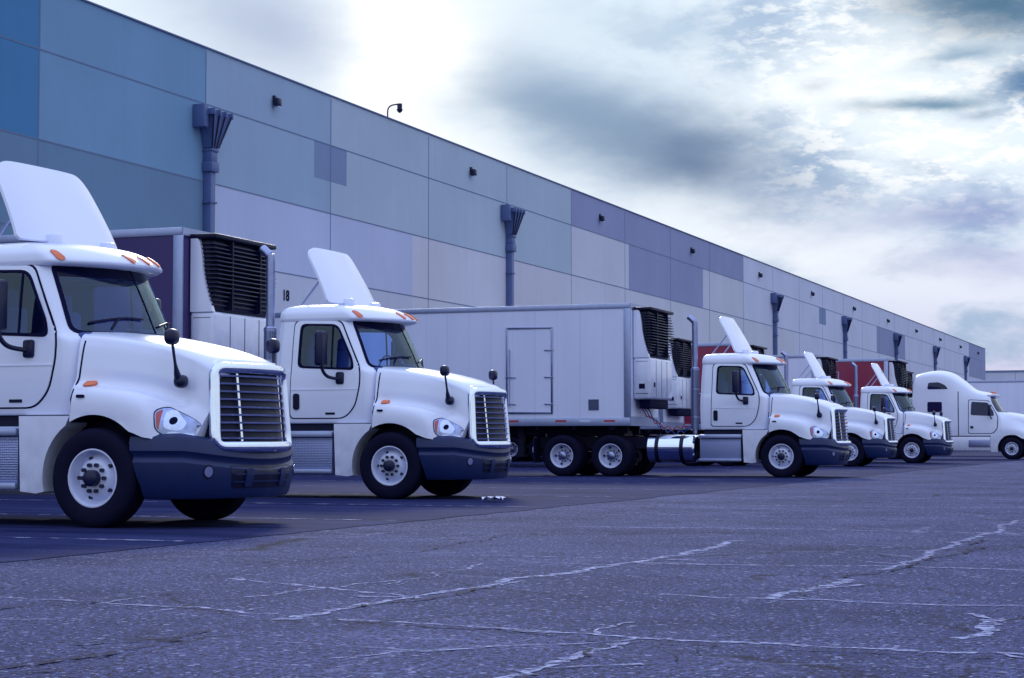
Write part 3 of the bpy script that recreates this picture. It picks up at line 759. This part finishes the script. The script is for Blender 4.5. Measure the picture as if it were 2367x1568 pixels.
cu=bpy.data.curves.new('t','FONT'); cu.body='18'; cu.size=.52; cu.extrude=.004; cu.offset=.012
to=bpy.data.objects.new('t',cu); col.objects.link(to); dg=bpy.context.evaluated_depsgraph_get()
me=bpy.data.meshes.new_from_object(to.evaluated_get(dg)); bpy.data.objects.remove(to)
me.materials.clear(); me.materials.append(SEAM)
no=bpy.data.objects.new('dock_number',me); col.objects.link(no); no.parent=wh; no.location=(.016,57.95-cy,5.85); no.rotation_euler=(R(90),0,R(90))
yy=17.8
while yy<110:
    k=B(); k.box(.0,.18,-1.7,1.7,1.1,4.6,0,.03); k.box(.18,.2,-1.3,1.3,1.25,4.2,1); k.box(.0,.3,-1.5,-1.2,.7,1.05,0); k.box(.0,.3,1.2,1.5,.7,1.05,0)
    k.obj('dock_door',wh,[BLACK,ALU],loc=(0.012,yy+.1-cy,0)); yy+=4.72
fw=empty('far_warehouse',(0,320,0)); fw['label']='low grey warehouse beyond the yard'; fw['category']='building'
k=B(); k.box(-60,140,0,40,0,12.3,0); k.box(-60.1,140.1,-.1,40.1,12.3,12.6,1)
for x in range(-50,140,9): k.box(x,x+.06,-.012,-.003,0,12.2,1)
for x in range(-48,140,18): k.box(x,x+3.4,-.02,-.003,.9,4.6,2)
k.obj('wall',fw,[WM[10],JOINT,MET],recalc=False)

# ------------------------------------------------------------ ground
def asphalt():
    m,nt,b=newmat('asphalt'); N=nt.nodes; L=nt.links
    tc=N.new('ShaderNodeTexCoord'); O=tc.outputs['Object']
    def noise(s,d=6,r=.5):
        n=N.new('ShaderNodeTexNoise'); n.inputs['Scale'].default_value=s; n.inputs['Detail'].default_value=d; n.inputs['Roughness'].default_value=r; L.new(O,n.inputs['Vector']); return n.outputs['Fac']
    def ramp(fac,p0,c0,p1,c1):
        r=N.new('ShaderNodeValToRGB'); r.color_ramp.elements[0].position=p0; r.color_ramp.elements[0].color=c0; r.color_ramp.elements[1].position=p1; r.color_ramp.elements[1].color=c1; L.new(fac,r.inputs[0]); return r.outputs[0]
    def mix(f,a,c,mode='MIX'):
        x=N.new('ShaderNodeMix'); x.data_type='RGBA'; x.blend_type=mode
        for s,q in (('Factor',f),('A',a),('B',c)):
            if isinstance(q,(float,int)): x.inputs[s].default_value=q
            elif isinstance(q,tuple): x.inputs[s].default_value=q
            else: L.new(q,x.inputs[s])
        return x.outputs['Result']
    base=ramp(noise(.45,7,.72),.38,(.013,.018,.080,1),.64,(.044,.052,.155,1))
    fine=ramp(noise(28,3,.85),.41,(.02,.02,.08,1),.59,(2.5,2.5,2.2,1))
    c=mix(1.,base,fine,'MULTIPLY')
    for sc,th,cc in ((34,.85,(.25,.27,.46,1)),(72,.83,(.19,.21,.39,1)),(18,.94,(.23,.25,.43,1))):
        v=N.new('ShaderNodeTexVoronoi'); v.inputs['Scale'].default_value=sc; L.new(O,v.inputs['Vector'])
        sp=N.new('ShaderNodeSeparateColor'); L.new(v.outputs['Color'],sp.inputs[0])
        g=N.new('ShaderNodeMath'); g.operation='GREATER_THAN'; g.inputs[1].default_value=th; L.new(sp.outputs[0],g.inputs[0])
        l=N.new('ShaderNodeMath'); l.operation='LESS_THAN'; l.inputs[1].default_value=.32; L.new(v.outputs['Distance'],l.inputs[0])
        q=N.new('ShaderNodeMath'); q.operation='MULTIPLY'; L.new(g.outputs[0],q.inputs[0]); L.new(l.outputs[0],q.inputs[1])
        c=mix(q.outputs[0],c,cc)
    nv=N.new('ShaderNodeTexNoise'); nv.inputs['Scale'].default_value=1.6; nv.inputs['Detail'].default_value=7; nv.inputs['Roughness'].default_value=.65; L.new(O,nv.inputs['Vector'])
    vm=N.new('ShaderNodeVectorMath'); vm.operation='MULTIPLY_ADD'; vm.inputs[1].default_value=(.9,.9,0); L.new(nv.outputs['Color'],vm.inputs[0]); L.new(O,vm.inputs[2])
    vo=N.new('ShaderNodeTexVoronoi'); vo.feature='DISTANCE_TO_EDGE'; vo.inputs['Scale'].default_value=.42; L.new(vm.outputs[0],vo.inputs['Vector'])
    cr=ramp(vo.outputs['Distance'],.0,(1,1,1,1),.012,(0,0,0,1))
    brk=ramp(noise(.7,3),.45,(0,0,0,1),.54,(1,1,1,1))
    k1=mix(1.,cr,brk,'MULTIPLY'); c=mix(k1,c,(.002,.002,.022,1))
    vo2=N.new('ShaderNodeTexVoronoi'); vo2.feature='DISTANCE_TO_EDGE'; vo2.inputs['Scale'].default_value=.7; L.new(vm.outputs[0],vo2.inputs['Vector'])
    cr2=ramp(vo2.outputs['Distance'],.0,(.8,.8,.8,1),.014,(0,0,0,1)); brk2=ramp(noise(.5,4),.50,(0,0,0,1),.6,(1,1,1,1))
    k2=mix(1.,cr2,brk2,'MULTIPLY'); c=mix(k2,c,(.18,.2,.36,1))
    L.new(c,b.inputs['Base Color']); b.inputs['Roughness'].default_value=.85; b.inputs['Specular IOR Level'].default_value=.12
    bp=N.new('ShaderNodeBump'); bp.inputs['Strength'].default_value=1.; bp.inputs['Distance'].default_value=.028; L.new(noise(42,3,.7),bp.inputs['Height']); L.new(bp.outputs[0],b.inputs['Normal'])
    return m
def apronmat():
    m,nt,b=newmat('worn_apron'); N=nt.nodes; L=nt.links
    tc=N.new('ShaderNodeTexCoord'); O=tc.outputs['Object']
    mp=N.new('ShaderNodeMapping'); mp.inputs['Scale'].default_value=(.25,1.6,1); L.new(O,mp.inputs[0])
    n=N.new('ShaderNodeTexNoise'); n.inputs['Scale'].default_value=1.; n.inputs['Detail'].default_value=7; n.inputs['Roughness'].default_value=.65; L.new(mp.outputs[0],n.inputs['Vector'])
    r=N.new('ShaderNodeValToRGB'); e=r.color_ramp.elements; e[0].position=.34; e[0].color=(.006,.010,.055,1); e[1].position=.7; e[1].color=(.032,.039,.125,1); L.new(n.outputs['Fac'],r.inputs[0])
    n2=N.new('ShaderNodeTexNoise'); n2.inputs['Scale'].default_value=30; n2.inputs['Detail'].default_value=4; L.new(O,n2.inputs['Vector'])
    r2=N.new('ShaderNodeValToRGB'); e=r2.color_ramp.elements; e[0].position=.3; e[0].color=(.5,.5,.6,1); e[1].position=.7; e[1].color=(1.35,1.35,1.3,1); L.new(n2.outputs['Fac'],r2.inputs[0])
    x=N.new('ShaderNodeMix'); x.data_type='RGBA'; x.blend_type='MULTIPLY'; x.inputs['Factor'].default_value=1; L.new(r.outputs[0],x.inputs['A']); L.new(r2.outputs[0],x.inputs['B'])
    L.new(x.outputs['Result'],b.inputs['Base Color']); b.inputs['Roughness'].default_value=.9; b.inputs['Specular IOR Level'].default_value=.06
    bp=N.new('ShaderNodeBump'); bp.inputs['Strength'].default_value=.5; bp.inputs['Distance'].default_value=.012; L.new(n2.outputs['Fac'],bp.inputs['Height']); L.new(bp.outputs[0],b.inputs['Normal'])
    return m
def worn(name,c,sc,lo,hi):
    m,nt,b=newmat(name); N=nt.nodes; L=nt.links
    tc=N.new('ShaderNodeTexCoord'); n=N.new('ShaderNodeTexNoise'); n.inputs['Scale'].default_value=sc; n.inputs['Detail'].default_value=6; n.inputs['Roughness'].default_value=.75
    L.new(tc.outputs['Object'],n.inputs['Vector'])
    r=N.new('ShaderNodeMapRange'); r.inputs['From Min'].default_value=lo; r.inputs['From Max'].default_value=hi; L.new(n.outputs['Fac'],r.inputs[0])
    b.inputs['Base Color'].default_value=c+(1,); b.inputs['Roughness'].default_value=.85; b.inputs['Specular IOR Level'].default_value=.1; L.new(r.outputs[0],b.inputs['Alpha'])
    return m
k=B(); S_=1500; k.add([(-S_,-S_,0),(S_,-S_,0),(S_,S_,0),(-S_,S_,0)],[[0,1,2,3]],0)
g=k.obj('ground',None,[asphalt()],recalc=False); g['kind']='structure'
rnd=random.Random(3)
vs=[];fs=[]; ys=[-20+.25*i for i in range(1160)]; wob=0
for i,y in enumerate(ys):
    wob=wob*.85+rnd.uniform(-.04,.04); vs+=[(WX-.02,y,.005),(-8.65+wob,y,.005)]
for i in range(len(ys)-1): fs.append([2*i,2*i+1,2*i+3,2*i+2])
k=B(); k.add(vs,fs,0); g=k.obj('loading_apron',None,[apronmat()],recalc=False); g['kind']='structure'
def strip(k,pts,w,z,m,jit=.05,step=.06,branch=0.):
    P=[]
    for a,b in zip(pts[:-1],pts[1:]):
        a=Vector(a);b=Vector(b); n=max(1,int((b-a).length/step))
        for i in range(n): P.append(a.lerp(b,i/n))
    P.append(Vector(pts[-1])); ox=oy=0; Q=[]
    for p in P:
        ox=ox*.94+rnd.uniform(-jit,jit)*.6; oy=oy*.94+rnd.uniform(-jit,jit)*.6; Q.append(p+Vector((ox,oy)))
    vs=[];fs=[]
    for i,p in enumerate(Q):
        d=(Q[min(i+1,len(Q)-1)]-Q[max(i-1,0)]); d.normalize(); n=Vector((-d.y,d.x)); ww=w*rnd.uniform(.25,1.6)
        vs+=[(p.x+n.x*ww,p.y+n.y*ww,z),(p.x-n.x*ww,p.y-n.y*ww,z)]
    for i in range(len(Q)-1):
        fs.append([2*i,2*i+1,2*i+3,2*i+2])
    k.add(vs,fs,m)
    if branch>0:
        for i in range(4,len(Q)-4):
            if rnd.random()<branch:
                a=rnd.uniform(0,6.28); l=rnd.uniform(.2,.7); p=Q[i]; e=(p.x+math.cos(a)*l,p.y+math.sin(a)*l)
                strip(k,[(p.x,p.y),e],w*.5,z+rnd.uniform(.0005,.002),m,jit,step,0)
k=B()
light=[([(-4.6,8.6),(-4.5,9.1),(-4.5,10.4),(-4.2,13.6),(-4.1,17)],.042),([(-4.3,8.75),(-3.4,8.6),(-2.6,8.4),(-1.5,8.35),(.5,8.4)],.026),([(-2.7,6.0),(-2.6,6.9),(-2.55,8.35)],.036),
 ([(-2.45,10.8),(-2.35,12.5)],.04),([(-6.2,11.1),(-5.2,10.5),(-4.4,10.1)],.028),([(-3.2,10.85),(-1.7,10.7),(-.2,10.9)],.026),([(-4.2,13.6),(-2.2,13.9),(0,13.7)],.03),([(-1.2,8.9),(-1.0,10.1)],.04),
 ([(-5.6,14),(-4.2,14.2)],.02),([(-8,9.4),(-6.2,9.2),(-4.7,9.0)],.02),([(-7.5,7.8),(-5.8,8.2)],.015),([(-6.5,19),(-4,19.4),(0,19.2)],.03),([(-6.5,26),(-2,26.5),(4,26)],.035),([(-.3,13),(-.2,18),(0,25)],.03),([(2,18),(2.3,30)],.03),([(-5,30),(6,31)],.04),([(-2.3,13.5),(-2.2,20),(-2.0,28)],.03),
 ([(-3.6,7.2),(-3.0,7.9),(-2.6,8.4)],.012),([(-5.4,9.8),(-5.0,11.6),(-5.2,13)],.014)]
for p,w in light: strip(k,p,w,.004,0,.06,.06,.05)
dark=[([(-4.7,5.8),(-4.6,6.4),(-4.55,7.7),(-4.5,8.2)],.016),([(-4.5,9.4),(-4.4,10.4),(-4.35,11)],.014),([(-2.4,12.5),(-2.2,15.5),(-2,18)],.014),([(-6.9,12.3),(-6.3,14.5),(-6.4,17)],.012),([(-7.4,7.2),(-6.3,8.2),(-6.1,10)],.01),([(-4.3,8.7),(-2.6,8.38),(-1.0,8.3)],.008),([(-2.66,6.3),(-2.56,8.3)],.008),([(-2.44,10.9),(-2.36,12.3)],.008)]
for p,w in dark: strip(k,p,w,.009,1,.08,.06,.06)
o=k.obj('pavement_cracks',None,[worn('worn_joint',(.30,.32,.52),13,.40,.58),worn('open_crack',(.003,.003,.028),5,.42,.5)],recalc=False); o['kind']='structure'
k=B()
for i in range(26):
    y=10.2+4.7*i; k.add([(-26,y-.05,.010),(-8.9,y-.05,.010),(-8.9,y+.05,.010),(-26,y+.05,.010)],[[0,1,2,3]],0)
o=k.obj('bay_markings',None,[worn('worn_paint',(.4,.42,.6),3,.46,.62)],recalc=False); o['kind']='structure'
k=B(); bm=bmesh.new(); bmesh.ops.create_grid(bm,x_segments=6,y_segments=6,size=.15)
for v in bm.verts: v.co.z=.02+rnd.uniform(0,.07); v.co.x+=rnd.uniform(-.03,.03)
k.addbm(bm,0); o=k.obj('crumpled_paper',None,[PAPER],loc=(-10.2,26.0,.01),recalc=False); o['label']='crumpled white paper litter on the apron'; o['category']='litter'

# ------------------------------------------------------------ sky
YAW=20.85
w=bpy.data.worlds.new('World'); scene.world=w; w.use_nodes=True; nt=w.node_tree; N=nt.nodes; L=nt.links
bg=N['Background']
def M(op,*a):
    n=N.new('ShaderNodeMath'); n.operation=op
    for i,q in enumerate(a):
        if isinstance(q,(int,float)): n.inputs[i].default_value=q
        else: L.new(q,n.inputs[i])
    return n.outputs[0]
tc=N.new('ShaderNodeTexCoord'); D_=tc.outputs['Generated']
sp=N.new('ShaderNodeSeparateXYZ'); L.new(D_,sp.inputs[0])
az=M('ADD',M('MULTIPLY',M('ARCTAN2',sp.outputs[0],sp.outputs[1]),57.2958),YAW)
el=M('MULTIPLY',M('ARCSINE',sp.outputs[2]),57.2958)
cv=N.new('ShaderNodeCombineXYZ'); L.new(az,cv.inputs[0]); L.new(M('MULTIPLY',el,2.4),cv.inputs[1])
def noise(s,d=6,r=.55,off=0.,dist=0.):
    mp=N.new('ShaderNodeMapping'); mp.inputs['Location'].default_value=(off,off*1.7,off); L.new(cv.outputs[0],mp.inputs[0])
    n=N.new('ShaderNodeTexNoise'); n.inputs['Scale'].default_value=s; n.inputs['Detail'].default_value=d; n.inputs['Roughness'].default_value=r; n.inputs['Distortion'].default_value=dist
    L.new(mp.outputs[0],n.inputs['Vector']); return n.outputs['Fac']
nA=noise(.16,6,.55,3.1); nB=noise(.2,6,.55,17.)
az2=M('ADD',az,M('MULTIPLY',M('SUBTRACT',nA,.5),4.)); el2=M('ADD',el,M('MULTIPLY',M('SUBTRACT',nB,.5),2.))
def blob(px,py,sx,sy,tilt):
    a0=(px-1183)/75; e0=(1018-py)/75; c,s=math.cos(R(tilt)),math.sin(R(tilt))
    u=M('SUBTRACT',az2,a0); v=M('SUBTRACT',el2,e0)
    p=M('DIVIDE',M('ADD',M('MULTIPLY',u,c),M('MULTIPLY',v,s)),sx/75); q=M('DIVIDE',M('SUBTRACT',M('MULTIPLY',v,c),M('MULTIPLY',u,s)),sy/75)
    return M('EXPONENT',M('MULTIPLY',M('ADD',M('MULTIPLY',p,p),M('MULTIPLY',q,q)),-1.))
def mixc(f,a,b):
    x=N.new('ShaderNodeMix'); x.data_type='RGBA'; L.new(f,x.inputs['Factor']) if not isinstance(f,float) else None
    for s_,q in (('A',a),('B',b)):
        if isinstance(q,tuple): x.inputs[s_].default_value=q
        else: L.new(q,x.inputs[s_])
    x.clamp_factor=True
    return x.outputs['Result']
def rampf(f,a,b):
    n=N.new('ShaderNodeMapRange'); n.interpolation_type='SMOOTHSTEP'; n.inputs['From Min'].default_value=a; n.inputs['From Max'].default_value=b; L.new(f,n.inputs[0]); return n.outputs[0]
base=mixc(rampf(el,1.,7.),(.56,.55,.80,1),(.72,.84,.95,1))
st=rampf(noise(.22,6,.6,40.,.2),.44,.68)
c=mixc(M('MULTIPLY',st,rampf(az,-2.,9.)),base,(.28,.42,.64,1))
fine=rampf(noise(.8,6,.65,70.,.1),.46,.6)
c=mixc(M('MULTIPLY',M('MULTIPLY',fine,rampf(az,4.,10.)),M('MULTIPLY',rampf(el,5.,8.5),.85)),c,(1.,1.02,1.03,1))
def dark(px,py,sx,sy,t,k,colr):
    global c
    c=mixc(M('MULTIPLY',blob(px,py,sx,sy,t),k),c,colr)
dark(980,430,420,120,-20,.9,(1.,1.,1.02,1))
dark(1850,560,400,70,-14,.7,(.9,.93,1.,1))
dark(1980,200,280,110,5,.65,(.98,1.02,1.03,1))
dark(2150,370,160,60,0,.5,(.98,1.,1.02,1))
dark(620,70,240,130,-15,.85,(.33,.42,.62,1))
dark(1380,270,400,115,-16,.95,(.21,.34,.52,1))
dark(1600,370,220,80,-12,.95,(.05,.13,.29,1))
dark(1330,290,200,60,-18,.6,(.13,.25,.42,1))
dark(1500,60,260,70,-8,.5,(.45,.6,.74,1))
dark(2290,50,250,90,-8,.97,(.02,.12,.24,1))
dark(2160,255,140,24,0,.9,(.07,.21,.36,1)); dark(2350,225,70,30,-5,.95,(.02,.14,.33,1)); dark(2210,158,60,18,0,.75,(.15,.3,.46,1)); dark(2270,300,50,18,0,.7,(.2,.3,.46,1)); dark(1900,210,50,14,5,.5,(.35,.45,.6,1))
dark(2180,510,260,50,4,.75,(.24,.3,.58,1)); dark(1900,460,200,40,-5,.5,(.4,.48,.66,1)); dark(2300,620,240,40,3,.5,(.4,.4,.68,1))
dark(940,110,150,190,12,1.,(1.12,1.13,1.12,1))
c=mixc(rampf(el,17.,45.),c,(.86,1.04,1.56,1))
sky=N.new('ShaderNodeTexSky'); sky.sky_type='NISHITA'; sky.sun_disc=False; sky.sun_elevation=R(26); sky.sun_rotation=R(-24.2)
sk=N.new('ShaderNodeVectorMath'); sk.operation='SCALE'; sk.inputs['Scale'].default_value=.006; L.new(sky.outputs[0],sk.inputs[0])
ad=N.new('ShaderNodeVectorMath'); ad.operation='ADD'; L.new(c,ad.inputs[0]); L.new(sk.outputs[0],ad.inputs[1])
L.new(ad.outputs[0],bg.inputs['Color']); bg.inputs['Strength'].default_value=1.0
sl=bpy.data.lights.new('sun','SUN'); sl.energy=1.5; sl.angle=R(10); sl.color=(1,.98,.96)
so=bpy.data.objects.new('sun',sl); col.objects.link(so)
sd_=Vector((-math.sin(R(24.2))*math.cos(R(26)),math.cos(R(24.2))*math.cos(R(26)),math.sin(R(26))))
so.rotation_euler=sd_.to_track_quat('Z','Y').to_euler()

cam=bpy.data.cameras.new('camera'); cam.lens=65.4; cam.sensor_width=36; cam.clip_end=5000; cam.clip_start=.1
cob=bpy.data.objects.new('camera',cam); col.objects.link(cob); cob.location=(0,0,.93); cob.rotation_euler=(R(90+3.115),0,R(YAW)); scene.camera=cob
scene.view_settings.view_transform='Standard'; scene.view_settings.look='None'; scene.view_settings.exposure=0
